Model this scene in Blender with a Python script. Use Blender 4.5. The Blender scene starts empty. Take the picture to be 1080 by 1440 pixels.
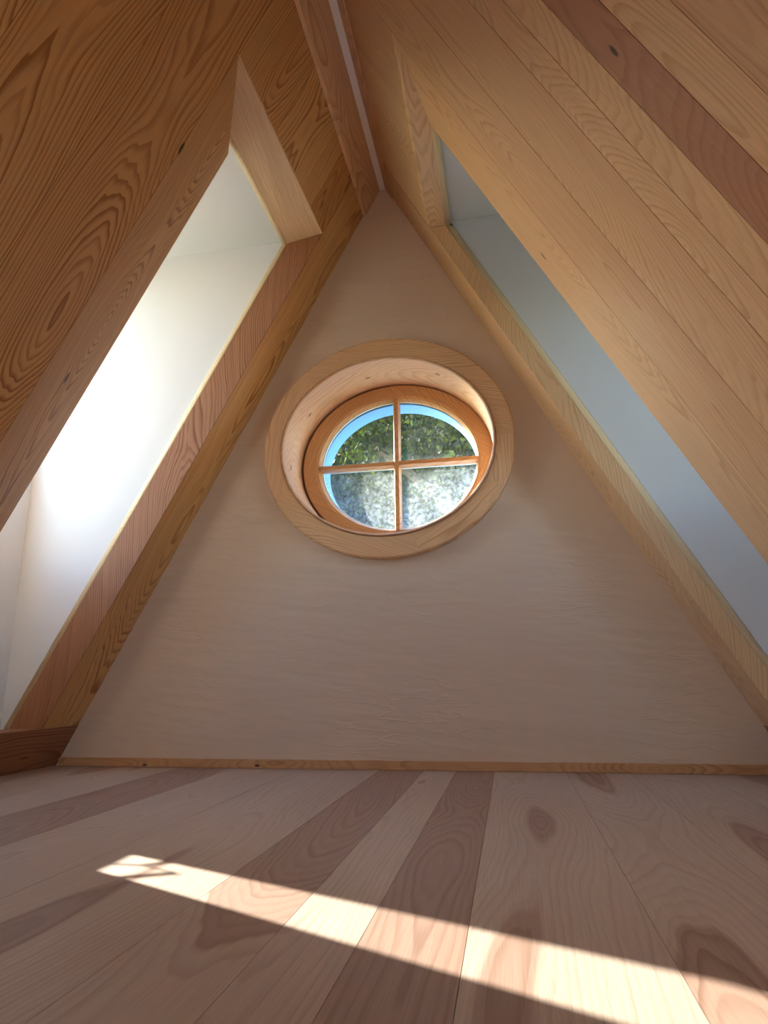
import bpy, math, random
from mathutils import Vector, Matrix
sc = bpy.context.scene
COL = sc.collection
random.seed(7)

# ------------------------------------------------------------------ room size
W, H, RW = 1.312, 2.404, 0.0224          # half width at the floor, ridge height, half width of ridge strip
TH = math.atan2(H, W - RW)
CO, SI = math.cos(TH), math.sin(TH)
YG = 2.40                                 # inner face of the gable wall
YO = 2.74                                 # outer face of the gable wall
YB = -1.70                                # back of the loft
Z0, Z1 = 0.150, 2.030                     # dormer opening, bottom and top
YN, YF = 1.39, 2.20                       # dormer opening, near and far edge in the slope
YF_ = {-1: 2.188, 1: 2.205}; YN_ = {-1: 1.372, 1: 1.400}
def rise_at(side, y): return 0.0 if side > 0 else .002 + .024 * (y - 1.372) / .816
XD = 1.42                                 # dormer front wall
SUN = Vector((1.0, -0.65, -0.65))

def P(side, y, z, t):
    """point at depth t outwards from the face of a slope, at height z"""
    s = (z - t * CO) / SI
    return Vector((side * (W - s * CO + t * SI), y, z))

# ------------------------------------------------------------------ node helpers
class NT:
    def __init__(self, name):
        self.m = bpy.data.materials.new(name); self.m.use_nodes = True
        self.t = self.m.node_tree; self.t.nodes.clear()
        self.out = self.n('ShaderNodeOutputMaterial')
    def n(self, k, **kw):
        x = self.t.nodes.new(k)
        for a, b in kw.items(): setattr(x, a, b)
        return x
    def l(self, a, b): self.t.links.new(a, b)
    def put(self, sock, v):
        if v is None: return
        if hasattr(v, 'links') or isinstance(v, bpy.types.NodeSocket): self.l(v, sock)
        else: sock.default_value = v
    def math(self, op, a, b=None, c=None, clamp=False):
        x = self.n('ShaderNodeMath', operation=op, use_clamp=clamp)
        for i, v in enumerate((a, b, c)): self.put(x.inputs[i], v)
        return x.outputs[0]
    def mix(self, f, a, b, mode='MIX'):
        x = self.n('ShaderNodeMix', data_type='RGBA', blend_type=mode)
        self.put(x.inputs[0], f); self.put(x.inputs[6], a); self.put(x.inputs[7], b)
        return x.outputs[2]
    def noise1(self, w, scale=1.0, detail=1.0):
        x = self.n('ShaderNodeTexNoise', noise_dimensions='1D'); self.put(x.inputs['W'], w)
        x.inputs['Scale'].default_value = scale; x.inputs['Detail'].default_value = detail
        return x.outputs[0]
    def noise(self, vec, scale=1.0, detail=2.0, rough=.5):
        x = self.n('ShaderNodeTexNoise', noise_dimensions='3D'); self.put(x.inputs['Vector'], vec)
        x.inputs['Scale'].default_value = scale; x.inputs['Detail'].default_value = detail
        x.inputs['Roughness'].default_value = rough
        return x.outputs[0]
    def comb(self, x, y, z):
        c = self.n('ShaderNodeCombineXYZ')
        for i, v in enumerate((x, y, z)): self.put(c.inputs[i], v)
        return c.outputs[0]
    def ramp(self, f, a, b, c=0.0, d=1.0, smooth=True):
        x = self.n('ShaderNodeMapRange', interpolation_type='SMOOTHSTEP' if smooth else 'LINEAR')
        self.put(x.inputs[0], f)
        for i, v in enumerate((a, b, c, d)): x.inputs[i + 1].default_value = v
        return x.outputs[0]

def rgb(r, g, b): return (r, g, b, 1.0)

def wood(name, base, late, heart, ring=0.009, strength=.7, rough=.5, spec=.35, knots=(), depth=.15, bump=.25, core=False):
    """sawn softwood: growth rings cut by the board face.  UV = (across, along) in metres,
    attribute brd = (seed, tone, centre across)"""
    N = NT(name)
    uv = N.n('ShaderNodeUVMap', uv_map='UVMap'); sp = N.n('ShaderNodeSeparateXYZ'); N.l(uv.outputs[0], sp.inputs[0])
    u, v = sp.outputs[0], sp.outputs[1]
    at = N.n('ShaderNodeAttribute', attribute_name='brd'); sb = N.n('ShaderNodeSeparateXYZ'); N.l(at.outputs['Vector'], sb.inputs[0])
    seed, tone, uc = sb.outputs[0], sb.outputs[1], sb.outputs[2]
    sW = N.math('MULTIPLY', seed, 53.7)
    n1 = N.noise1(N.math('ADD', N.math('MULTIPLY', v, .5), sW), 1, 1.5)
    n2 = N.noise1(N.math('ADD', N.math('MULTIPLY', v, .42), N.math('ADD', sW, 17.3)), 1, 2.0)
    cx = N.math('ADD', N.math('SUBTRACT', u, uc), N.math('MULTIPLY', N.math('SUBTRACT', n1, .5), .20))
    d = N.math('ADD', N.math('MULTIPLY', N.math('ABSOLUTE', N.math('SUBTRACT', n2, .42)), depth * 5), .006)
    wv = N.comb(N.math('MULTIPLY', u, 14.0), N.math('MULTIPLY', v, 2.0), sW)
    w1 = N.math('MULTIPLY', N.math('SUBTRACT', N.noise(wv, 1, 2), .5), .034)
    wv2 = N.comb(N.math('MULTIPLY', u, 70.0), N.math('MULTIPLY', v, 3.0), sW)
    w2 = N.math('MULTIPLY', N.math('SUBTRACT', N.noise(wv2, 1, 1), .5), .0025)
    r = N.math('SQRT', N.math('ADD', N.math('MULTIPLY', cx, cx), N.math('MULTIPLY', d, d)))
    r = N.math('ADD', r, N.math('ADD', w1, w2))
    # knots bend the rings around them
    dark = None
    for (ku, kv, kr) in knots:
        du = N.math('SUBTRACT', u, ku); dv = N.math('MULTIPLY', N.math('SUBTRACT', v, kv), .42)
        q = N.math('SQRT', N.math('ADD', N.math('MULTIPLY', du, du), N.math('MULTIPLY', dv, dv)))
        k = N.ramp(q, kr * .55, kr * 1.1, 1, 0)
        infl = N.ramp(q, 0, kr * 6, 1, 0)
        r = N.math('ADD', r, N.math('MULTIPLY', infl, kr * 1.4))
        dark = k if dark is None else N.math('MAXIMUM', dark, k)
    f = N.math('FRACT', N.math('DIVIDE', r, ring))
    up = N.ramp(f, .25, .86); dn = N.ramp(f, .90, 1.0, 1, 0)
    line = N.math('MULTIPLY', N.math('POWER', N.math('MULTIPLY', up, dn), 1.4), strength)
    # rings vary in strength
    yr = N.math('FLOOR', N.math('DIVIDE', r, ring))
    yn = N.noise1(N.math('ADD', N.math('MULTIPLY', yr, .37), sW), 3.1, 1)
    line = N.math('MULTIPLY', line, N.ramp(yn, .3, .7, .35, 1.1))
    fib = N.noise(N.comb(N.math('MULTIPLY', u, 520.0), N.math('MULTIPLY', v, 9.0), sW), 1, 2)
    big = N.noise(N.comb(N.math('MULTIPLY', u, 6.0), N.math('MULTIPLY', v, .9), sW), 1, 2)
    c = N.mix(N.math('MULTIPLY', N.ramp(big, .35, .7), .2), rgb(*base), rgb(*heart))
    if core:   # reddish heartwood only near the pith, with a ragged border
        lim = N.math('MULTIPLY', tone, .125)
        hm = N.ramp(N.math('SUBTRACT', r, lim), -.003, .002, 1, 0)
        c = N.mix(N.math('MULTIPLY', hm, .95), c, rgb(*heart)); line = N.math('MULTIPLY', line, N.ramp(hm, 0, 1, .55, 1.0))
    else: c = N.mix(N.math('MAXIMUM', tone, 0.0), c, rgb(*heart))
    tl = N.n('ShaderNodeMix', data_type='RGBA', blend_type='MULTIPLY'); tl.inputs[0].default_value = 1
    c = N.mix(line, c, N.mix(1.0, c, rgb(*late), 'MULTIPLY'))
    N.t.nodes.remove(tl)
    c = N.mix(.5, c, N.mix(1.0, c, N.comb(*[N.ramp(fib, .25, .75, .80, 1.12)] * 3), 'MULTIPLY'))
    if dark is not None: c = N.mix(N.math('MULTIPLY', dark, .93), c, rgb(.045, .018, .01))
    b = N.n('ShaderNodeBsdfPrincipled'); N.l(c, b.inputs['Base Color'])
    b.inputs['Roughness'].default_value = rough; b.inputs['Specular IOR Level'].default_value = spec
    bm = N.n('ShaderNodeBump'); bm.inputs['Strength'].default_value = bump; bm.inputs['Distance'].default_value = .0006
    N.l(N.math('ADD', N.math('MULTIPLY', line, -1.0), fib), bm.inputs['Height']); N.l(bm.outputs[0], b.inputs['Normal'])
    N.l(b.outputs[0], N.out.inputs[0])
    return N.m

def plain(name, col, rough=.6, spec=.3, metal=0.0, nscale=0, namp=0.0, bump=0.0, bscale=40):
    N = NT(name); b = N.n('ShaderNodeBsdfPrincipled')
    b.inputs['Roughness'].default_value = rough; b.inputs['Specular IOR Level'].default_value = spec
    b.inputs['Metallic'].default_value = metal
    g = N.n('ShaderNodeNewGeometry')
    f = N.noise(g.outputs['Position'], nscale or 4, 3)
    lo = tuple(x * (1 - namp) for x in col); hi = tuple(min(1, x * (1 + namp)) for x in col)
    N.l(N.mix(f, rgb(*lo), rgb(*hi)), b.inputs['Base Color'])
    if bump:
        bm = N.n('ShaderNodeBump'); bm.inputs['Strength'].default_value = bump; bm.inputs['Distance'].default_value = .003
        N.l(N.noise(g.outputs['Position'], bscale, 3), bm.inputs['Height']); N.l(bm.outputs[0], b.inputs['Normal'])
    N.l(b.outputs[0], N.out.inputs[0]); return N.m

def plaster():
    N = NT('clay_plaster'); b = N.n('ShaderNodeBsdfPrincipled')
    b.inputs['Roughness'].default_value = .85; b.inputs['Specular IOR Level'].default_value = .15
    g = N.n('ShaderNodeNewGeometry'); s = N.n('ShaderNodeSeparateXYZ'); N.l(g.outputs['Position'], s.inputs[0])
    X, Y, Z = s.outputs
    smear = N.noise(N.comb(N.math('MULTIPLY', X, 3.2), 0.0, N.math('ADD', N.math('MULTIPLY', Z, 13.0), N.math('MULTIPLY', X, 1.3))), 1, 2, .45)
    patch = N.noise(N.comb(N.math('MULTIPLY', X, 2.3), 5.0, N.math('MULTIPLY', Z, 3.5)), 1, 2)
    ridge = N.noise(N.comb(N.math('MULTIPLY', X, 5.0), 9.0, N.math('MULTIPLY', Z, 24.0)), 1, 2, .45)
    rl = N.math('MULTIPLY', N.ramp(N.math('ABSOLUTE', N.math('SUBTRACT', ridge, .52)), 0, .035, 1, 0), N.ramp(patch, .45, .62))
    weave = N.n('ShaderNodeTexWave', wave_type='BANDS', bands_direction='X'); weave.inputs['Scale'].default_value = 95
    weave.inputs['Distortion'].default_value = 1.2
    N.l(g.outputs['Position'], weave.inputs['Vector'])
    grain = N.noise(g.outputs['Position'], 170, 3, .6)
    h = N.math('ADD', N.math('MULTIPLY', smear, 1.3), N.math('MULTIPLY', rl, .12))
    h = N.math('ADD', h, N.math('MULTIPLY', grain, .045))
    h = N.math('ADD', h, N.math('MULTIPLY', weave.outputs[1], .014))
    bm = N.n('ShaderNodeBump'); bm.inputs['Strength'].default_value = .75; bm.inputs['Distance'].default_value = .008
    N.l(h, bm.inputs['Height']); N.l(bm.outputs[0], b.inputs['Normal'])
    c = N.mix(patch, rgb(*PLA), rgb(*[x * 1.08 for x in PLA]))
    N.l(c, b.inputs['Base Color']); N.l(b.outputs[0], N.out.inputs[0]); return N.m
PLA = (.66, .55, .46)

def dirty_glass():
    N = NT('dusty_glass')
    g = N.n('ShaderNodeNewGeometry')
    tr = N.n('ShaderNodeBsdfTransparent'); tr.inputs[0].default_value = rgb(.92, .96, .94)
    gl = N.n('ShaderNodeBsdfGlossy'); gl.inputs['Roughness'].default_value = .01
    fr = N.n('ShaderNodeFresnel'); fr.inputs['IOR'].default_value = 1.5
    m1 = N.n('ShaderNodeMixShader'); N.l(N.math('MULTIPLY', fr.outputs[0], N.math('MULTIPLY', N.math('SUBTRACT', 1.0, g.outputs['Backfacing']), 1.6)), m1.inputs[0]); N.l(tr.outputs[0], m1.inputs[1]); N.l(gl.outputs[0], m1.inputs[2])
    df = N.n('ShaderNodeBsdfDiffuse'); df.inputs[0].default_value = rgb(.80, .86, .84)
    tl = N.n('ShaderNodeBsdfTranslucent'); tl.inputs[0].default_value = rgb(.80, .86, .84)
    dd = N.n('ShaderNodeMixShader'); dd.inputs[0].default_value = .7; N.l(df.outputs[0], dd.inputs[1]); N.l(tl.outputs[0], dd.inputs[2])
    a = N.noise(g.outputs['Position'], 60, 4, .65); c = N.noise(g.outputs['Position'], 9, 3, .6)
    vo = N.n('ShaderNodeTexVoronoi', feature='DISTANCE_TO_EDGE'); vo.inputs['Scale'].default_value = 55; N.l(g.outputs['Position'], vo.inputs['Vector'])
    f = N.math('MULTIPLY', N.ramp(a, .3, .75, .25, 1.0), N.ramp(c, .3, .65, .35, 1.0))
    f = N.math('MULTIPLY', f, N.ramp(vo.outputs['Distance'], 0, .12, .55, 1.0))
    sz = N.n('ShaderNodeSeparateXYZ'); N.l(g.outputs['Position'], sz.inputs[0])
    f = N.math('MULTIPLY', f, N.ramp(sz.outputs[2], 1.05, 1.27, 1.8, .2))
    f = N.math('MULTIPLY', f, DUST)
    m2 = N.n('ShaderNodeMixShader'); N.l(f, m2.inputs[0]); N.l(m1.outputs[0], m2.inputs[1]); N.l(dd.outputs[0], m2.inputs[2])
    N.l(m2.outputs[0], N.out.inputs[0]); return N.m
DUST = .15

def clear_glass():
    N = NT('window_glass')
    tr = N.n('ShaderNodeBsdfTransparent'); tr.inputs[0].default_value = rgb(.95, .97, .96)
    gl = N.n('ShaderNodeBsdfGlossy'); gl.inputs['Roughness'].default_value = .01
    fr = N.n('ShaderNodeFresnel'); fr.inputs['IOR'].default_value = 1.45
    g = N.n('ShaderNodeNewGeometry')
    m1 = N.n('ShaderNodeMixShader'); N.l(N.math('MULTIPLY', fr.outputs[0], N.math('SUBTRACT', 1.0, g.outputs['Backfacing'])), m1.inputs[0]); N.l(tr.outputs[0], m1.inputs[1]); N.l(gl.outputs[0], m1.inputs[2])
    N.l(m1.outputs[0], N.out.inputs[0]); return N.m

def leaf_mat():
    N = NT('leaf'); g = N.n('ShaderNodeNewGeometry')
    b = N.n('ShaderNodeBsdfPrincipled'); b.inputs['Roughness'].default_value = .6; b.inputs['Specular IOR Level'].default_value = .12
    tl = N.n('ShaderNodeBsdfTranslucent')
    c = N.mix(N.math('POWER', g.outputs['Random Per Island'], 5.0), rgb(.003, .007, .005), rgb(.085, .115, .015))  # a few bright leaves put the sparkling highlights into the dark leaf colour
    N.l(c, b.inputs['Base Color']); N.l(N.mix(.5, c, rgb(.12, .15, .02)), tl.inputs[0])
    m = N.n('ShaderNodeMixShader'); m.inputs[0].default_value = .3
    N.l(b.outputs[0], m.inputs[1]); N.l(tl.outputs[0], m.inputs[2]); N.l(m.outputs[0], N.out.inputs[0]); return N.m

# knots: u = world y on the slopes, v = height along the slope
def sv(z): return z / SI
FIR = dict(base=(.70, .42, .175), late=(.54, .40, .29), heart=(.54, .27, .10))
M_left = wood('fir_left_slope', ring=.0090, strength=.95, knots=[(1.375, sv(1.745), .010), (1.52, sv(1.16), .009), (1.53, sv(.80), .010)], **FIR)
M_right = wood('fir_right_slope', base=(.72, .475, .265), late=(.66, .52, .40), heart=(.42, .19, .10), ring=.0080, strength=.5,
               knots=[(.845, sv(1.24), .006), (1.31, sv(2.12), .008), (1.60, sv(1.42), .007)])
M_trim = wood('pine_trim', base=(.80, .55, .34), late=(.60, .46, .34), heart=(.68, .42, .235), ring=.0075, strength=.55, depth=.10)
M_jamb = wood('red_fir_jamb', base=(.40, .20, .10), late=(.50, .34, .24), heart=(.30, .12, .06), ring=.0075, strength=.9, depth=.12,
              knots=[(2.14, sv(1.93), .006), (2.14, sv(1.47), .007), (.05, sv(1.2), .006)])
M_pale = wood('pale_sapwood', base=(.78, .60, .37), late=(.80, .68, .52), heart=(.70, .48, .28), ring=.008, strength=.4)
M_win = wood('window_pine', base=(.68, .40, .19), late=(.70, .54, .38), heart=(.54, .27, .11), ring=.008, strength=.6, spec=.5, rough=.4)
M_lining = wood('reveal_pine', base=(.76, .52, .36), late=(.74, .58, .45), heart=(.58, .33, .18), ring=.009, strength=.55,
                knots=[(.05, .42, .006), (.10, .72, .005), (.09, 1.02, .006), (.06, 1.30, .007), (.12, 1.55, .005)])
M_floor = wood('soaped_fir_floor', base=(.50, .39, .32), late=(.62, .50, .44), heart=(.345, .225, .175), ring=.0105, strength=.62,
               rough=.42, spec=.4, depth=.10, bump=.15, knots=[], core=True)
M_base = wood('baseboard_pine', base=(.62, .38, .20), late=(.66, .54, .42), heart=(.50, .26, .13), ring=.007, strength=.6,
              knots=[(.010, -.486, .0050), (.008, -.93, .0045)])
M_plaster = plaster()
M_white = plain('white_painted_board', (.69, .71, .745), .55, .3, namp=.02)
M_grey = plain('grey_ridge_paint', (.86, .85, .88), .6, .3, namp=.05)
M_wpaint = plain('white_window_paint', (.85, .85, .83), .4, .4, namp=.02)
M_blue = plain('pale_blue_reveal', (.20, .42, .85), .5, .3, namp=.02)
M_render = plain('outside_render', (.62, .60, .55), .9, .1, namp=.1)
M_slab = plain('roof_insulation_board', (.10, .06, .035), .9, .1, namp=.2)
M_ground = plain('lawn', (.30, .34, .20), .95, .05, nscale=.6, namp=.3)
M_hedge = plain('hedge_leaves', (.010, .020, .010), .9, .1, nscale=5, namp=.8, bump=1.0, bscale=9)
M_bark = plain('bark', (.12, .085, .06), .9, .1, nscale=8, namp=.4, bump=.8, bscale=18)
M_leaf = leaf_mat()
M_dust = dirty_glass()
M_glass = clear_glass()
M_metal = plain('dark_window_metal', (.10, .10, .11), .35, .5, metal=.8)

# ------------------------------------------------------------------ mesh helper
class MB:
    def __init__(self): self.v = []; self.f = []; self.uv = []; self.b = []; self.sm = []
    def face(self, pts, uvs=None, brd=(.3, 0, 0), smooth=False):
        i = len(self.v); self.v += [tuple(p) for p in pts]; self.f.append(list(range(i, i + len(pts))))
        self.uv.append(uvs or [(p[0], p[2]) for p in pts]); self.b.append(brd); self.sm.append(smooth)
    def prism(self, bot, top, uvf=None, brd=(.3, 0, 0)):
        """closed solid between two matching polygons; uvf(point) gives the uv"""
        uvf = uvf or (lambda p: (p[0], p[2])); n = len(bot)
        def F(pts): self.face(pts, [uvf(p) for p in pts], brd)
        F(list(reversed(bot))); F(list(top))
        for k in range(n):
            j = (k + 1) % n; F([bot[k], bot[j], top[j], top[k]])
    def box(self, a, b, uvf=None, brd=(.3, 0, 0)):
        x0, y0, z0 = a; x1, y1, z1 = b; V = Vector
        self.prism([V((x0, y0, z0)), V((x1, y0, z0)), V((x1, y1, z0)), V((x0, y1, z0))],
                   [V((x0, y0, z1)), V((x1, y0, z1)), V((x1, y1, z1)), V((x0, y1, z1))], uvf, brd)
    def grid(self, rows, uvr, brd, closed=False, smooth=True):
        for i in range(len(rows) - 1):
            n = len(rows[i]); m = n if closed else n - 1
            for k in range(m):
                j = (k + 1) % n
                b = brd(i, k) if callable(brd) else brd
                self.face([rows[i][k], rows[i][j], rows[i + 1][j], rows[i + 1][k]],
                          [uvr(i, k), uvr(i, k + 1), uvr(i + 1, k + 1), uvr(i + 1, k)], b, smooth)
    def build(self, name, mat, parent=None, kind=None, label=None, cat=None, weld=True, origin=None):
        me = bpy.data.meshes.new(name); me.from_pydata(self.v, [], self.f)
        me.uv_layers.new(name='UVMap'); me.attributes.new('brd', 'FLOAT_VECTOR', 'FACE')
        me.uv_layers['UVMap'].data.foreach_set('uv', [c for f in self.uv for p in f for c in (p[0], p[1])])
        me.attributes['brd'].data.foreach_set('vector', [float(c) for b in self.b for c in b])
        me.polygons.foreach_set('use_smooth', self.sm)
        me.materials.append(mat)
        if weld:
            import bmesh
            bm = bmesh.new(); bm.from_mesh(me); bmesh.ops.remove_doubles(bm, verts=bm.verts, dist=1e-5)
            bmesh.ops.recalc_face_normals(bm, faces=bm.faces); bm.to_mesh(me); bm.free()
        o = bpy.data.objects.new(name, me); COL.objects.link(o)
        if parent: o.parent = parent; o.matrix_parent_inverse = parent.matrix_world.inverted()
        tag(o, label, cat, kind); return o

def tag(o, label=None, cat=None, kind=None, group=None):
    if label: o['label'] = label
    if cat: o['category'] = cat
    if kind: o['kind'] = kind
    if group: o['group'] = group
    return o
def empty(name, loc, label, cat, kind=None):
    o = bpy.data.objects.new(name, None); o.empty_display_size = .05; COL.objects.link(o); o.location = loc
    o.matrix_world = Matrix.Translation(loc)
    return tag(o, label, cat, kind)
def bevel(o, w=.002, seg=2):
    m = o.modifiers.new('bevel', 'BEVEL'); m.width = w; m.segments = seg; m.limit_method = 'ANGLE'; m.angle_limit = math.radians(35)
    return o

# ------------------------------------------------------------------ floor
mb = MB()
fl = [-1.62, -1.42, -1.20, -.985, -.79, -.57, -.33, -.035, .125, .235, .365, .60, .805, 1.02, 1.25, 1.62]
tn = [.3, .5, .5, .3, 1.5, .2, .45, 1.35, .1, 1.8, .3, .62, .45, .62, .3]
sd = [.11, .27, .41, .53, .62, .71, .83, .97, 1.13, 1.31, 1.47, 1.59, 1.77, 1.83, 1.99]
for i in range(len(fl) - 1):
    a, b = fl[i], fl[i + 1]; g = .0004
    mb.box((a + g, YB, -.028), (b - g, YG + .05, 0), lambda p: (p[0], p[1]), (sd[i], tn[i], (a + b) / 2 + random.uniform(-.04, .04)))
mb.box((-1.62, YB, -.12), (1.62, YG + .05, -.0282), lambda p: (p[0], p[1]), (.5, .9, 0))
floor = mb.build('floor', M_floor, kind='structure', label='wide pale pinkish wooden floorboards running toward the gable wall', cat='floor')

# ------------------------------------------------------------------ slopes
HY0, HY1, HZ0, HZ1 = -1.30, -.90, .75, 1.95
def slope(side, name, mat, T, boards, upper, label, topfront):
    root = empty(name, (side * W * .8, 0, 0), label, 'wall', 'structure')
    uvf = lambda p: (p[1], p[2] / SI)
    mb = MB(); tb = .014; g = .0009
    zt = H
    for (a, b, seed, tone, off) in boards:
        inhole = a > HY0 - .01 and b < HY1 + .01
        for (za, zb) in ([(Z0, HZ0), (HZ1, zt)] if inhole else [(Z0, zt)]):
            e = .006 if zb == zt else 0
            mb.prism([P(side, a + g, za, 0), P(side, b - g, za, 0), P(side, b - g, za, tb), P(side, a + g, za, tb)],
                     [P(side, a + g, zb, 0), P(side, b - g, zb, 0), P(side, b - g, zb + e, tb), P(side, a + g, zb + e, tb)], uvf, (seed, tone, (a + b) / 2 + off))
    for (a, b, seed, tone, off) in upper:
        za, zb = topfront + rise_at(side, a), topfront + rise_at(side, b)
        mb.prism([P(side, a + g, za, 0), P(side, b - g, zb, 0), P(side, b - g, zb, tb), P(side, a + g, za, tb)],
                 [P(side, a + g, zt, 0), P(side, b - g, zt, 0), P(side, b - g, zt + .006, tb), P(side, a + g, zt + .006, tb)], uvf, (seed, tone, (a + b) / 2 + off))
    mb.build('wall_boards', mat, root)
    # low horizontal board under the opening
    mb = MB(); uvh = lambda p: (p[2], p[1])
    mb.prism([P(side, YB, 0, 0), P(side, YG, 0, 0), P(side, YG, 0, tb), P(side, YB, 0, tb)],
             [P(side, YB, Z0 - .001, 0), P(side, YG, Z0 - .001, 0), P(side, YG, Z0 - .001, tb), P(side, YB, Z0 - .001, tb)], uvh, (.37 + side * .1, .5, .07))
    mb.build('skirting_board', M_jamb, root)
    # roof build-up behind the boards
    mb = MB(); t0 = tb + .0005
    def slab(y0, y1, za, zb, ta=t0, tz=T):
        mb.prism([P(side, y0, za, ta), P(side, y1, za, ta), P(side, y1, za, tz), P(side, y0, za, tz)],
                 [P(side, y0, zb, ta), P(side, y1, zb, ta), P(side, y1, zb, tz), P(side, y0, zb, tz)])
    slab(YB, HY0, -.14, H + .03); slab(HY0, HY1, -.14, HZ0); slab(HY0, HY1, HZ1, H + .03); slab(HY1, YN_[side] - .001, -.14, H + .03)
    slab(YN_[side] - .001, YF_[side] + .027, -.14, Z0 - .026)
    slab(YN_[side] - .001, YF_[side] + .027, Z1 + .031, H + .03)
    slab(YF_[side] + .027, YO, -.14, H + .03)
    mb.build('roof_build_up', M_slab, root)
    return root
# (from y, to y, seed, heart tone, centre offset)
Lb = [(-1.7, -1.3, .1, .2, 0), (-1.3, -.9, .2, .3, 0), (-.9, -.5, .3, .2, 0), (-.5, -.2, .4, .3, 0), (-.2, .08, .5, .2, .02), (.08, .33, .6, .35, 0),
      (.33, .60, 3.7, .25, .03), (.60, .86, 2.8, .15, 0), (.86, 1.115, 5.9, .3, -.02), (1.115, 1.372, 7.3, .40, .03), (2.1915, YG + .003, 9.2, .25, .05)]
Lu = [(1.372, 1.66, 4.4, .35, .03), (1.66, 1.93, 5.5, .1, 0), (1.93, 2.03, 6.3, .15, 0), (2.03, 2.095, 7.1, .95, 0), (2.095, 2.188, 8.5, .9, 0)]
wl = slope(-1, 'wall_left', M_left, .15, Lb, Lu, 'dark honey wooden plank slope on the left with tall dormer opening', Z1 + .004)
Rb = [(-1.7, -1.3, .15, .1, 0), (-1.3, -1.1, .25, .1, 0), (-1.1, -.9, .35, .1, 0), (-.9, -.5, .45, .1, 0), (-.5, -.2, .55, .1, .02), (-.2, .1, .65, .15, 0),
      (.1, .30, 3.2, .0, 0), (.30, .46, 3.9, .1, 0), (.46, .60, 2.2, .05, 0), (.60, .712, 2.6, .1, .02), (.712, .797, 4.5, .0, .03), (.797, .885, 7.9, .95, 0),
      (.885, .962, 8.9, .05, 0), (.962, 1.04, 9.9, .05, .01), (1.04, 1.215, 10.3, .18, .06), (1.215, 1.400, 11.3, .25, .03), (2.2085, YG + .003, 12.2, .15, .05)]
Ru = [(1.400, 1.66, 14.4, .3, .03), (1.66, 1.93, 15.5, .15, 0), (1.93, 2.205, 16.3, .15, 0)]
wr = slope(1, 'wall_right', M_right, .088, Rb, Ru, 'lighter wooden plank slope on the right with narrow dormer opening', Z1 + .020)

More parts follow.
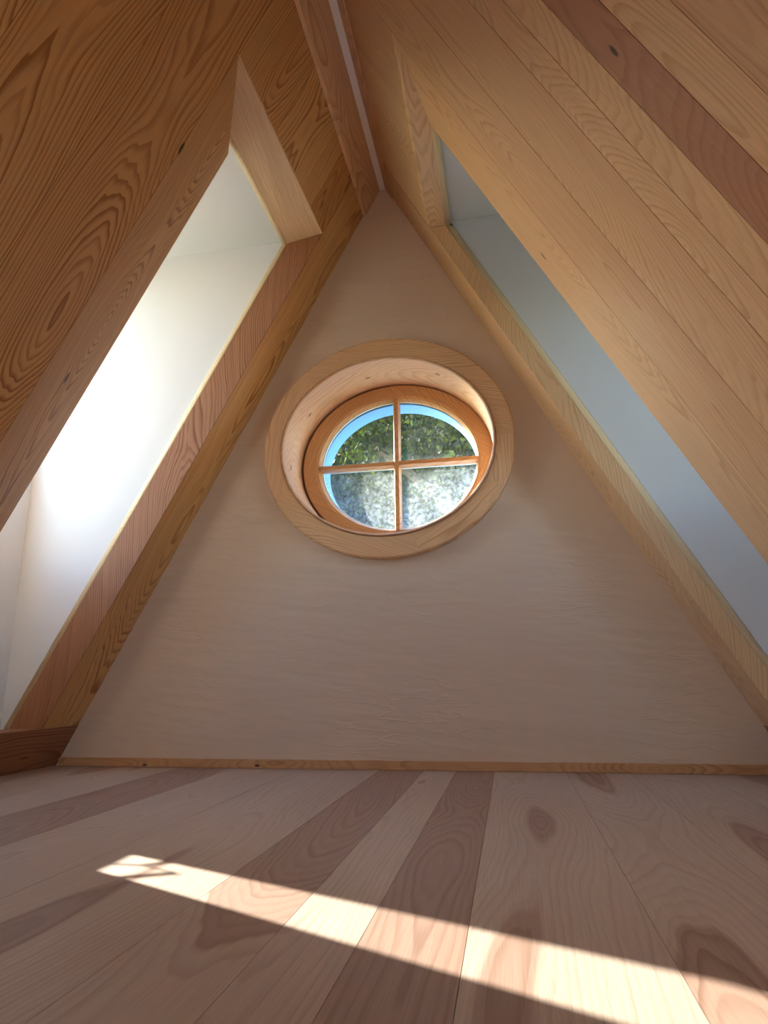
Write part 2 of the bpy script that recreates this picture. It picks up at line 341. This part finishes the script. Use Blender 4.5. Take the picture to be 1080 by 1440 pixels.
# ------------------------------------------------------------------ linings of the two dormer openings
def arc(n, r, a0, a1): return [(r * math.cos(a0 + (a1 - a0) * i / n), r * math.sin(a0 + (a1 - a0) * i / n)) for i in range(n + 1)]
def lining(side, name, tw, T, yn_out, label, ftop, hmat, hbrd):
    """tw: depth of the flat wood, T: full depth with the rounded pale edge strip"""
    root = empty(name, (side * .8, 2.2, Z0), label, 'trim', 'structure')
    tf = .0145 if side < 0 else 0.0
    uvs = lambda p: (p[1] + p[0] * .9, p[2] / SI); uvh = lambda p: (p[0] * 1.1 + p[2], p[1])
    # head board (soffit), flat part
    YF, YN = YF_[side], YN_[side]
    mb = MB(); y0 = YN + .001
    zr = lambda t, y: rise_at(side, y) * max(0, 1 - t / tw)
    def pr(za, zb, ta, tb_, ya, yb, uvf, brd, tb0=0, bb=0):
        mb.prism([P(side, ya, za + bb * zr(ta, ya), ta), P(side, yb, za + bb * zr(ta, yb), ta), P(side, yb, za, tb_), P(side, ya, za, tb_)],
                 [P(side, ya, zb + tb0 * zr(ta, ya), ta), P(side, yb, zb + tb0 * zr(ta, yb), ta), P(side, yb, zb, tb_), P(side, ya, zb, tb_)], uvf, brd)
    # soffit depth tb measured at the level of the soffit
    pr(Z1, ftop, 0 if side > 0 else .0, tf if tf else .001, y0, YF, uvh, hbrd) if False else None
    pr(Z1, Z1 + .0035 if side < 0 else ftop, 0.0, tw, y0, YF - .0005, uvh, hbrd, 1, 1)
    mb.build('head_board', hmat, root)
    # rounded pale strips: profile (a = away from opening, t = depth)
    R = T - tw
    prof = [(0, tw)] + [(R - R * math.cos(a), tw + R * math.sin(a)) for a in [math.pi / 2 * k / 7 for k in range(1, 8)]]
    prof = [(0.0, tw + .0006)] + prof[1:] + [(R + .012, T), (R + .012, tw + .0006)]
    mb = MB(); rows = []
    for yy in (YN + .02, YF + .01):
        rows.append([P(side, yy, Z1 + .0005 + a, t) for a, t in prof])
    for k in range(len(prof)):
        j = (k + 1) % len(prof)
        mb.face([rows[0][k], rows[0][j], rows[1][j], rows[1][k]], [(prof[k][1] + prof[k][0], 0), (prof[j][1] + prof[j][0], 0), (prof[j][1] + prof[j][0], .8), (prof[k][1] + prof[k][0], .8)], (.7, 0, .1), k < len(prof) - 3)
    mb.face(list(reversed(rows[0]))); mb.face(rows[1]); mb.build('edge_strip', M_pale, root, label='pale rounded edge strip')
    # far jamb
    mb = MB()
    pr(Z0, Z1 - .0005, 0.0, tw, YF, YF + .0035, uvs, (1.7 + side, .35 if side < 0 else .0, 2.2 + side * .72 * .9 if False else YF - .7 * side * -.9), 1, 0)
    mb.build('jamb_board', M_jamb if side < 0 else M_right, root)
    mb = MB(); rows = [[P(side, YF + .0005 + a, zz, t) for a, t in prof] for zz in (Z0, Z1 + .004)]
    for k in range(len(prof)):
        j = (k + 1) % len(prof)
        mb.face([rows[0][k], rows[0][j], rows[1][j], rows[1][k]], [(prof[k][1] + prof[k][0], 0), (prof[j][1] + prof[j][0], 0), (prof[j][1] + prof[j][0], 2.1), (prof[k][1] + prof[k][0], 2.1)], (1.9, 0, .1), k < len(prof) - 3)
    mb.face(list(reversed(rows[0]))); mb.face(rows[1]); mb.build('edge_strip', M_pale, root, label='pale rounded edge strip')
    # sill
    mb = MB(); pr(Z0 - .025, Z0, .0142, tw, YN + .001, YF + .026, uvh, (2.7, .3, .5)); mb.build('sill_board', M_jamb, root)
    mb = MB(); rows = [[P(side, yy, Z0 - .0005 - a, t) for a, t in prof] for yy in (YN + .02, YF + .026)]
    for k in range(len(prof)):
        j = (k + 1) % len(prof)
        mb.face([rows[0][k], rows[0][j], rows[1][j], rows[1][k]], [(prof[k][1], 0), (prof[j][1], 0), (prof[j][1], .8), (prof[k][1], .8)], (2.9, 0, .1), k < len(prof) - 3)
    mb.face(list(reversed(rows[0]))); mb.face(rows[1]); mb.build('edge_strip', M_pale, root, label='pale rounded edge strip')
    # splayed near panel
    mb = MB()
    if side < 0: pl = [(YN + .0005, 0), (yn_out, T - .004), (yn_out - .003, T), (YN + .0005, T)]
    else: pl = [(YN + .0005, 0), (yn_out, tw), (yn_out + .03, T), (YN + .0005, T)]
    uvn = lambda p: (p[1], p[2] / SI)
    mb.prism([P(side, y, Z0, t) for y, t in pl], [P(side, y, Z1 - .0005 + zr(t, y), t) for y, t in pl], uvn, (3.3 + side, .45 if side < 0 else .2, YN + (.2 if side < 0 else .1)))
    mb.build('splayed_panel', M_left if side < 0 else M_right, root)
    return root
lining(-1, 'trim_1', .117, .157, 1.70, 'wooden lining around the left dormer opening with pale rounded edge', Z1 + .030, M_trim, (4.1, .0, 2.2))
lining(1, 'trim_2', .055, .088, 1.715, 'wooden lining around the right dormer opening with pale rounded edge', Z1 + .019, M_trim, (4.6, .5, 2.3))

# ------------------------------------------------------------------ ridge
mb = MB()
mb.box((-RW - .02, YB, H + .0005), (RW + .02, YG + .02, H + .03))
mb.build('ceiling', M_grey, kind='structure', label='narrow grey painted strip running along the ridge', cat='ceiling')
mb = MB(); V = Vector
mb.prism([V((-.24, YB, H + .0305)), V((.24, YB, H + .0305)), V((.10, YB, H + .27)), V((-.10, YB, H + .27))],
         [V((-.24, YO, H + .0305)), V((.24, YO, H + .0305)), V((.10, YO, H + .27)), V((-.10, YO, H + .27))])
mb.build('ridge_cap', M_slab, kind='structure', label='dark ridge capping outside above the ridge strip', cat='roof')
def ridge_board(side, name, width, th, label, mat, brd):
    mb = MB(); uvh = lambda p: (p[2] * 1.1, p[1]); zb = H - width * SI
    mb.prism([P(side, YB, zb, -.0002), P(side, YG - .002, zb, -.0002), P(side, YG - .002, zb, -th), P(side, YB, zb, -th)],
             [P(side, YB, H, -.0002), P(side, YG - .002, H, -.0002), P(side, YG - .002, H - .0, -th), P(side, YB, H - .0, -th)], uvh, brd)
    bevel(mb.build(name, mat, kind='structure', label=label, cat='trim'), .0015)
ridge_board(-1, 'trim_3', .135, .012, 'wide wooden ridge board along the top of the left slope', M_trim, (6.1, .15, 2.55))
ridge_board(1, 'trim_4', .060, .006, 'narrow wooden ridge board along the top of the right slope', M_right, (6.9, .3, 2.6))

# ------------------------------------------------------------------ gable wall with oval hole
CX, CZ = .008, 1.203
N = 96
def ell(a, b, y, k, n=N, cx=CX, cz=CZ):
    t = 2 * math.pi * k / n; return Vector((cx + a * math.cos(t), y, cz + b * math.sin(t)))
outer = [(-W - .018, -.03), (W + .018, -.03), (RW + .004, H + .0003), (-RW - .004, H + .0003)]
def rayhit(k, poly, y):
    t = 2 * math.pi * k / N; dx, dz = .44 * math.cos(t), .38 * math.sin(t); best = None
    for i in range(len(poly)):
        (x0, z0), (x1, z1) = poly[i], poly[(i + 1) % len(poly)]
        ex, ez = x1 - x0, z1 - z0; det = dx * (-ez) + ex * dz
        if abs(det) < 1e-9: continue
        s = ((x0 - CX) * (-ez) + ex * (z0 - CZ)) / det; q = (dx * (z0 - CZ) - dz * (x0 - CX)) / det
        if s > 0 and -1e-6 <= q <= 1 + 1e-6 and (best is None or s < best): best = s
    return Vector((CX + dx * best, y, CZ + dz * best))
def walled(y, poly, mb, ax, bz):
    O = [rayhit(k, poly, y) for k in range(N)]
    used = {}
    for (x, z) in poly:
        k = min(range(N), key=lambda i: (O[i].x - x) ** 2 + (O[i].z - z) ** 2 + (9 if i in used else 0)); used[k] = 1; O[k] = Vector((x, y, z))
    I = [ell(ax, bz, y, k) for k in range(N)]
    for k in range(N):
        j = (k + 1) % N; mb.face([O[k], O[j], I[j], I[k]])
    return O, I
mb = MB()
O1, I1 = walled(YG, outer, mb, .430, .375)
O2, I2 = walled(2.700, outer, mb, .430, .375)
for k in range(N):
    j = (k + 1) % N
    mb.face([O1[k], O1[j], O2[j], O2[k]]); mb.face([I1[k], I1[j], I2[j], I2[k]])
mb.build('wall_front', M_plaster, kind='structure', label='triangular gable wall of uneven greyish pink plaster', cat='wall')
# outer masonry skin with its pale blue reveal
GX, GZ = .336, .286; GCX, GCZ = .015, 1.199
mb = MB(); big = [(-W - .35, -.14), (W + .35, -.14), (.3, H + .29), (-.3, H + .29)]
def skin(mb, y):
    O = [rayhit(k, big, y) for k in range(N)]; I = [ell(GX + .002, GZ + .002, y, k, cx=GCX, cz=GCZ) for k in range(N)]
    used = {}
    for (x, z) in big:
        k = min(range(N), key=lambda i: (O[i].x - x) ** 2 + (O[i].z - z) ** 2 + (9 if i in used else 0)); used[k] = 1; O[k] = Vector((x, y, z))
    for k in range(N):
        j = (k + 1) % N; mb.face([O[k], O[j], I[j], I[k]])
    return O, I
A, B = skin(mb, 2.7005); C, D = skin(mb, YO)
for k in range(N):
    j = (k + 1) % N; mb.face([A[k], A[j], C[j], C[k]]); mb.face([B[k], B[j], D[j], D[k]])
mb.build('wall_outside', M_render, kind='structure', label='rendered outer face of the gable around the round window', cat='wall')

# baseboard
mb = MB(); mb.box((-W + .018, YG - .014, 0.0005), (W - .018, YG - .0005, .031), lambda p: (p[2], p[0]), (1.1, .2, .02))
bevel(mb.build('baseboard_front', M_base, kind='structure', label='low wooden baseboard along the foot of the gable wall', cat='baseboard'), .0015)

# ------------------------------------------------------------------ oval window
win = empty('window_1', (CX, YG, CZ), 'oval four-pane wooden window with broad round casing in the gable wall', 'window', 'structure')
def ring(name, mat, prof, cx, cz, segs, seeds, parent, label=None, n=176, uvscale=1.0, tangent=True, bev=None):
    """sweep the closed profile [(extra x radius, extra z radius, y)] round an ellipse"""
    mb = MB(); n = n
    rows = [[Vector((cx + a * math.cos(2 * math.pi * k / n), y, cz + b * math.sin(2 * math.pi * k / n))) for k in range(n)] for (a, b, y) in prof]
    arcs = []
    s = 0
    for (a, b, y) in prof: arcs.append(s); s += .0
    L = len(prof)
    for i in range(L):
        i2 = (i + 1) % L
        for k in range(n):
            j = (k + 1) % n
            pts = [rows[i][k], rows[i][j], rows[i2][j], rows[i2][k]]
            si = 0; ang = (k + .5) / n * 360
            for q, s0 in enumerate(segs):
                if ang >= s0: si = q
            s0 = segs[si]; s1 = segs[si + 1] if si + 1 < len(segs) else 360 + segs[0]
            mid = math.radians((s0 + s1) / 2)
            tx, tz = -math.sin(mid), math.cos(mid)
            if tangent: uvs = [((p.x - cx) * tz - (p.z - cz) * tx, (p.x - cx) * tx + (p.z - cz) * tz) for p in pts]
            else:
                rr = (prof[i][0] + prof[i][1]) / 2
                v0, v1 = 2 * math.pi * k / n * .4, 2 * math.pi * (k + 1) / n * .4
                uvs = [(prof[i][2] - YG, v0), (prof[i][2] - YG, v1), (prof[i2][2] - YG, v1), (prof[i2][2] - YG, v0)]
            mb.face(pts, uvs, (seeds[si], seeds[si] % .3, .47 if tangent else .1), True)
    o = mb.build(name, mat, parent, label=label)
    m = o.modifiers.new('edge', 'EDGE_SPLIT'); m.split_angle = math.radians(22)
    return o
SEG = [28, 132, 205, 285, 333]
# casing ring on the wall
a0, b0, a1, b1 = .503, .457, .428, .371
yf = YG - .030
ring('casing', M_trim, [(a0, b0, YG - .0005), (a0, b0, yf + .007), (a0 - .002, b0 - .002, yf + .003), (a0 - .007, b0 - .007, yf),
                        (a1 + .004, b1 + .004, yf), (a1 + .001, b1 + .001, yf + .003), (a1, b1, yf + .008), (a1, b1, YG - .0005)],
     CX - .003, CZ + .002, SEG, [3.3, 5.2, 7.4, 8.3, 9.9], win)
# reveal lining with a small lip standing proud of the casing
ring('reveal_lining', M_lining, [(a1 - .0008, b1 - .0008, 2.64), (a1 - .0008, b1 - .0008, yf - .003), (a1 - .003, b1 - .003, yf - .006), (a1 - .007, b1 - .007, yf - .005),
                                 (a1 - .010, b1 - .010, yf), (a1 - .0105, b1 - .0105, 2.64)], CX - .003, CZ + .002, [0], [12.7], win, tangent=False)
# sash
YS = 2.600; ao, bo = .4135, .3565
ring('sash_frame', M_win, [(ao, bo, YS + .03), (ao, bo, YS + .003), (ao - .003, bo - .003, YS), (GX + .020, GZ + .020, YS), (GX + .016, GZ + .016, YS + .003),
                           (GX + .010, GZ + .010, YS + .005), (GX + .002, GZ + .002, YS + .016), (GX, GZ, YS + .020), (GX, GZ, YS + .030)],
     CX + .004, CZ - .002, [15, 100, 195, 280], [5.1, 8.1, 2.9, 6.6], win)
YP = YS + .0305
# outer, white painted part of the sash
ring('outer_sash', M_wpaint, [(ao, bo, YP + .0045), (GX + .000, GZ + .001, YP + .0045), (GX - .001, GZ - .000, YP + .008), (GX - .001, GZ - .000, YP + .012), (ao - .01, bo - .01, YP + .012)],
     GCX, GCZ + .005, [0], [1], win, label='white painted outer sash')
def bar(name, mat, pts, axis, a, b, c0, parent, label=None, brd=(5.5, .1, 0)):
    """glazing bar: profile pts (across, y) run along axis from a to b"""
    mb = MB(); rows = []
    for s in (a, b):
        rows.append([Vector((s, y, c0 + w)) if axis == 'x' else Vector((c0 + w, y, s)) for w, y in pts])
    n = len(pts)
    for k in range(n):
        j = (k + 1) % n
        mb.face([rows[0][k], rows[0][j], rows[1][j], rows[1][k]], [(pts[k][0], a), (pts[j][0], a), (pts[j][0], b), (pts[k][0], b)], brd)
    mb.face(list(reversed(rows[0])), None, brd); mb.face(rows[1], None, brd)
    return mb.build(name, mat, parent, label=label)
mp = [(-.0155, YP - .0005), (-.0145, YS + .018), (-.009, YS + .006), (-.0085, YS + .001), (.0085, YS + .001), (.009, YS + .006), (.0145, YS + .018), (.0155, YP - .0005)]
mp2 = [(-.0150, y) if w < 0 else (.0150, y) for w, y in mp]
bar('glazing_bar', M_win, mp, 'z', GCZ - GZ - .004, GCZ + GZ + .004, GCX - .003, win)
bar('glazing_bar', M_win, mp, 'x', GCX - GX - .004, GCX - .003 - .012, GCZ, win)
bar('glazing_bar', M_win, mp, 'x', GCX - .003 + .012, GCX + GX + .004, GCZ, win)
op = [(-.015, YP + .005), (-.012, YP + .022), (.012, YP + .022), (.015, YP + .005)]
bar('outer_glazing_bar', M_wpaint, op, 'z', GCZ - GZ, GCZ + GZ, GCX - .003, win, label='white painted outer glazing bar')
bar('outer_glazing_bar', M_wpaint, op, 'x', GCX - GX, GCX - .018, GCZ, win, label='white painted outer glazing bar')
bar('outer_glazing_bar', M_wpaint, op, 'x', GCX + .012, GCX + GX, GCZ, win, label='white painted outer glazing bar')
# four quarter panes
for q in range(4):
    mb = MB(); pts = []
    sx = 1 if q in (0, 3) else -1; sz = 1 if q in (0, 1) else -1
    cx0, cz0 = GCX - .003 + sx * .008, GCZ + sz * .008; K = 24
    def edge(y): return [Vector((cx0, y, cz0))] + [Vector((GCX + sx * max(.008, (GX + .006) * math.cos(math.pi / 2 * k / K)), y, GCZ + sz * max(.008, (GZ + .006) * math.sin(math.pi / 2 * k / K)))) for k in range(K + 1)]
    mb.prism(edge(YP + .0003), edge(YP + .0042)); mb.build('pane', M_dust, win)
# reveal ring between the outer sash and the outer face
ring('outer_reveal', M_blue, [(GX + .0015, GZ + .0015, YP + .013), (GX + .0015, GZ + .0015, YO + .004), (GX - .002, GZ - .002, YO + .004), (GX - .002, GZ - .002, YP + .013)],
     GCX, GCZ, [0], [1], win, label='pale blue outer reveal')

# ------------------------------------------------------------------ dormers
def dormer(side, name, T, zc, wpoly, label, wname, wlabel, ycheek):
    root = empty(name, (side * XD, (YN + YF) / 2, Z0), label, 'dormer', 'structure')
    def cheek(y0, y1, nm):
        mb = MB(); t = T + .0005
        pl = lambda y: [P(side, y, .10, t), Vector((side * (XD + .05), y, .10)), Vector((side * (XD + .05), y, zc + .05)), P(side, y, zc + .05, t)]
        a = pl(y0); b = pl(y1)
        if a[0].x * side > XD + .04: pass
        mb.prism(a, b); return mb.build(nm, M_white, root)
    cheek(ycheek, ycheek + .05, 'far_cheek'); cheek(1.40, 1.45, 'near_cheek')
    mb = MB(); a = P(side, 0, zc, T + .0005).x; b = P(side, 0, zc + .05, T + .0005).x
    mb.prism([V((a, 1.4505, zc)), V((a, ycheek - .0005, zc)), V((side * (XD - .0005), ycheek - .0005, zc)), V((side * (XD - .0005), 1.4505, zc))],
             [V((b, 1.4505, zc + .05)), V((b, ycheek - .0005, zc + .05)), V((side * (XD - .0005), ycheek - .0005, zc + .05)), V((side * (XD - .0005), 1.4505, zc + .05))])
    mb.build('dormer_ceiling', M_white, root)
    # front wall with window hole: polygons between outer rectangle and the window polygon (same number of corners)
    rect = [(1.4505, .10), (ycheek - .0005, .10), (ycheek - .0005, (.10 + zc) / 2), (ycheek - .0005, zc + .05), (1.4505, zc + .05)]
    mb = MB(); xi, xo = side * XD, side * (XD + .05)
    for k in range(5):
        j = (k + 1) % 5
        for x in (xi, xo): mb.face([V((x, *rect[k])), V((x, *rect[j])), V((x, *wpoly[j])), V((x, *wpoly[k]))])
        mb.face([V((xi, *wpoly[k])), V((xi, *wpoly[j])), V((xo, *wpoly[j])), V((xo, *wpoly[k]))])
        mb.face([V((xi, *rect[k])), V((xi, *rect[j])), V((xo, *rect[j])), V((xo, *rect[k]))])
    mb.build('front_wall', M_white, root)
    # window in it: unseen, added to let light into the recess
    w = empty(wname, (side * (XD + .03), (wpoly[0][0] + wpoly[1][0]) / 2, wpoly[0][1]), wlabel, 'window', 'structure')
    cy = sum(p[0] for p in wpoly) / 5; cz = sum(p[1] for p in wpoly) / 5
    ins = [(y + (cy - y) * .03, z + (cz - z) * .03) for y, z in wpoly]; wp = [(y + (cy - y) * .001, z + (cz - z) * .001) for y, z in wpoly]
    mb = MB(); x0, x1 = side * (XD + .012), side * (XD + .040)
    for k in range(5):
        j = (k + 1) % 5
        for x in (x0, x1): mb.face([V((x, *wp[k])), V((x, *wp[j])), V((x, *ins[j])), V((x, *ins[k]))])
        for q in (wp, ins): mb.face([V((x0, *q[k])), V((x0, *q[j])), V((x1, *q[j])), V((x1, *q[k]))])
    mb.build('window_frame', M_wpaint, w)
    mb = MB(); mid = (x0 + x1) / 2
    mb.prism([V((mid, *p)) for p in ins], [V((mid + side * .004, *p)) for p in ins]); mb.build('pane', M_glass, w)
    return w
def far(z): return 1.733 + .345 * z
wpL = [(1.74, .735), (far(.735), .735), (min(2.205, far(1.365)), 1.365), (2.205, 2.0), (1.74, 2.0)]  # invented outline, slanted so the sun streak lands in place on the floor
w2 = dormer(-1, 'wall_left_dormer', .150, 2.062, wpL, 'bright white dormer recess behind the left opening', 'added_window_2', 'unseen dormer window added outside the left opening, shaped to place the sun streak', 2.214)
wpR = [(1.55, .90), (1.76, .90), (1.76, 1.2), (1.76, 1.75), (1.55, 1.75)]  # invented opening, sized for the brightness of the right recess
w3 = dormer(1, 'wall_right_dormer', .088, 2.068, wpR, 'shaded bluish white dormer recess behind the right opening', 'added_window_3', 'unseen dormer window added outside the right opening to light the recess', 2.232)
# window stay of the added left dormer window (its shadow falls on the floor)
def tube(mb, a, b, r, n=8):
    a, b = Vector(a), Vector(b); d = (b - a).normalized(); s = d.orthogonal().normalized(); t = d.cross(s)
    A = [a + r * (math.cos(2 * math.pi * k / n) * s + math.sin(2 * math.pi * k / n) * t) for k in range(n)]
    mb.prism(A, [p + (b - a) for p in A])
mb = MB(); xs = -1.36
def back(X, Y): dx = X - xs; return (xs, Y + .65 * dx, .65 * dx)
p1, p2, p3, p4 = back(-.163, 1.193), back(-.214, 1.158), back(-.135, 1.122), back(-.212, 1.086)
tube(mb, p1, p2, .0048); tube(mb, p2, p3, .0028); tube(mb, p3, p4, .0062)
tube(mb, (xs, p2[1], p2[2]), (-XD - .02, p2[1], p2[2]), .003)
mb.build('window_stay', M_metal, w2)

# rooflights added in both slopes as fill light, unseen behind the viewpoint
for side, nm, lab in ((-1, 'added_rooflight_4', 'unseen rooflight added in the left slope behind the viewpoint for fill light'), (1, 'added_rooflight_5', 'unseen rooflight added in the right slope behind the viewpoint for fill light')):
    T = .149 if side < 0 else .087
    w4 = empty(nm, P(side, (HY0 + HY1) / 2, HZ0, 0), lab, 'window', 'structure')
    def bary(mb, y0, y1, za, zb, ta, tz):
        mb.prism([P(side, y0, za, ta), P(side, y1, za, ta), P(side, y1, za, tz), P(side, y0, za, tz)], [P(side, y0, zb, ta), P(side, y1, zb, ta), P(side, y1, zb, tz), P(side, y0, zb, tz)])
    mb = MB(); q = .001; t0 = T - .06
    bary(mb, HY0 + q, HY0 + .04, HZ0 + q, HZ1 - q, t0, T); bary(mb, HY1 - .04, HY1 - q, HZ0 + q, HZ1 - q, t0, T)
    bary(mb, HY0 + .0405, HY1 - .0405, HZ0 + q, HZ0 + .04, t0, T); bary(mb, HY0 + .0405, HY1 - .0405, HZ1 - .04, HZ1 - q, t0, T)
    mb.build('window_frame', M_wpaint, w4)
    mb = MB(); bary(mb, HY0 + .039, HY1 - .039, HZ0 + .039, HZ1 - .039, T - .03, T - .026); mb.build('pane', M_glass, w4)

# ------------------------------------------------------------------ back wall, ground, trees
mb = MB()
mb.prism([V((-W, YB, -.03)), V((W, YB, -.03)), V((RW, YB, H)), V((-RW, YB, H))], [V((-W, YB - .1, -.03)), V((W, YB - .1, -.03)), V((RW, YB - .1, H)), V((-RW, YB - .1, H))])
mb.build('wall_back', M_plaster, kind='structure', label='plastered end wall of the loft behind the viewpoint', cat='wall')
mb = MB(); mb.box((-40, -30, -3.1), (40, 60, -3.0)); mb.build('ground', M_ground, kind='structure', label='garden ground outside below the loft', cat='ground')

def tree(loc, h, r, n, label, seed):
    rnd = random.Random(seed)
    root = empty('leafy_tree', loc, label, 'tree'); x0, y0, z0 = loc
    mb = MB()
    for k in range(5):
        za, zb = h * .16 * k, h * .16 * (k + 1); ra, rb = .22 - .035 * k, .22 - .035 * (k + 1)
        A = [V((x0 + ra * math.cos(q * .785) + .05 * math.sin(k), y0 + ra * math.sin(q * .785), z0 + za)) for q in range(8)]
        B_ = [V((x0 + rb * math.cos(q * .785) + .05 * math.sin(k + 1), y0 + rb * math.sin(q * .785), z0 + zb)) for q in range(8)]
        mb.prism(A, B_)
    mb.build('trunk', M_bark, root)
    for k in range(7):
        a = k * .9; zz = z0 + h * (.30 + .07 * k); mb = MB()
        tube(mb, (x0, y0, zz), (x0 + r * .7 * math.cos(a), y0 + r * .7 * math.sin(a), zz + r * .5), .05)
        mb.build('branch', M_bark, root)
    mb = MB(); cl = []
    for k in range(90):
        u = rnd.uniform(-1, 1); a = rnd.uniform(0, 2 * math.pi); rr = (rnd.random() ** .33)
        s = math.sqrt(1 - u * u)
        cl.append((x0 + r * rr * s * math.cos(a), y0 + r * .75 * rr * s * math.sin(a), z0 + h * .60 + h * .42 * rr * u, rnd.uniform(.35, .7) * r * .5))
    for k in range(n):
        cx, cy, cz, cr = rnd.choice(cl)
        d = Vector((rnd.gauss(0, 1), rnd.gauss(0, 1), rnd.gauss(0, 1))).normalized() * cr * (rnd.random() ** .4)
        c = Vector((cx, cy, cz)) + d
        if c.z < z0 + .2: continue
        t = Vector((rnd.gauss(0, 1), rnd.gauss(0, 1), rnd.gauss(0, .5) - .5)).normalized(); b = t.orthogonal().normalized()
        b = (Matrix.Rotation(rnd.uniform(0, 6.28), 3, t) @ b); L = rnd.uniform(.05, .10); w = L * .32; nn = t.cross(b)
        mb.face([c, c + t * L * .45 + b * w + nn * w * .2, c + t * L, c + t * L * .45 - b * w + nn * w * .2])
    mb.build('foliage', M_leaf, root, weld=False)
tree((-3.6, 10.4, -3.0), 9.0, 2.1, 45000, 'dark dense leafy tree seen through the left panes of the round window', 3)
tree((.3, 7.4, -3.0), 8.4, 2.0, 45000, 'dark leafy tree seen through the right panes of the round window', 5)
tree((4.6, 9.2, -3.0), 8.8, 2.1, 12000, 'leafy tree outside the gable, right of the round window view', 8)
from mathutils import noise as mn
mb = MB(); nx, nz = 90, 60
rows = []
for i in range(nz + 1):
    row = []
    for k in range(nx + 1):
        x = -8 + 20 * k / nx; q = i / nz; z = -3 + 13.0 * min(1, q * 1.25) ; y = 15.0 + (0 if q < .8 else (q - .8) * 12)
        d = mn.fractal(V((x * .9, z * .9, 3)), 1, 2, 4) * .8
        row.append(V((x + mn.noise(V((x * 2, z * 2, 9))) * .2, y + d, z + mn.noise(V((x * 1.7, 4, z))) * .5 * (1 if i else 0))))
    rows.append(row)
mb.grid(rows, lambda i, k: (k * .2, i * .2), (.3, 0, 0), smooth=False)
mb.build('evergreen_hedge', M_hedge, label='very tall dark evergreen hedge far behind the garden trees', cat='hedge')

# ------------------------------------------------------------------ light
sun = bpy.data.lights.new('sun', 'SUN'); sun.energy = 19.0; sun.angle = math.radians(.53); sun.color = (1.0, .945, .84)
so = bpy.data.objects.new('sun', sun); COL.objects.link(so); so.rotation_euler = SUN.to_track_quat('-Z', 'Y').to_euler()
w = bpy.data.worlds.new('sky'); sc.world = w; w.use_nodes = True; nt = w.node_tree; nt.nodes.clear()
o = nt.nodes.new('ShaderNodeOutputWorld'); bg = nt.nodes.new('ShaderNodeBackground'); sk = nt.nodes.new('ShaderNodeTexSky')
sk.sky_type = 'NISHITA'; sk.sun_disc = False; sk.sun_elevation = math.radians(28.6); sk.sun_rotation = math.atan2(-1, .65)
sk.air_density = 1.0; sk.dust_density = .6
nt.links.new(sk.outputs[0], bg.inputs[0]); bg.inputs[1].default_value = 2.0; nt.links.new(bg.outputs[0], o.inputs[0])

# ------------------------------------------------------------------ camera
yaw, pit, rol = math.radians(-10.5046), math.radians(14.2879), math.radians(-.7044)
cy, sy, cp, sp_, cr, sr = math.cos(yaw), math.sin(yaw), math.cos(pit), math.sin(pit), math.cos(rol), math.sin(rol)
f = Vector((sy * cp, cy * cp, sp_)); r = Vector((cy, -sy, 0)); u = r.cross(f)
r2 = cr * r + sr * u; u2 = -sr * r + cr * u
cam = bpy.data.cameras.new('camera'); co = bpy.data.objects.new('camera', cam); COL.objects.link(co)
m = Matrix((r2, u2, -f)).transposed().to_4x4(); m.translation = Vector((.4367, 0, .314)); co.matrix_world = m
cam.sensor_fit = 'VERTICAL'; cam.sensor_height = 36; cam.lens = 914.75 * 36 / 1440; cam.clip_start = .02
sc.camera = co

sc.view_settings.view_transform = 'Standard'; sc.view_settings.look = 'None'
sc.view_settings.exposure = 0.30; sc.view_settings.gamma = 1.0; sc.view_settings.use_curve_mapping = False
sc.cycles.max_bounces = 12; sc.cycles.diffuse_bounces = 8; sc.cycles.transparent_max_bounces = 16
sc.cycles.use_denoising = True; sc.cycles.sample_clamp_indirect = 10
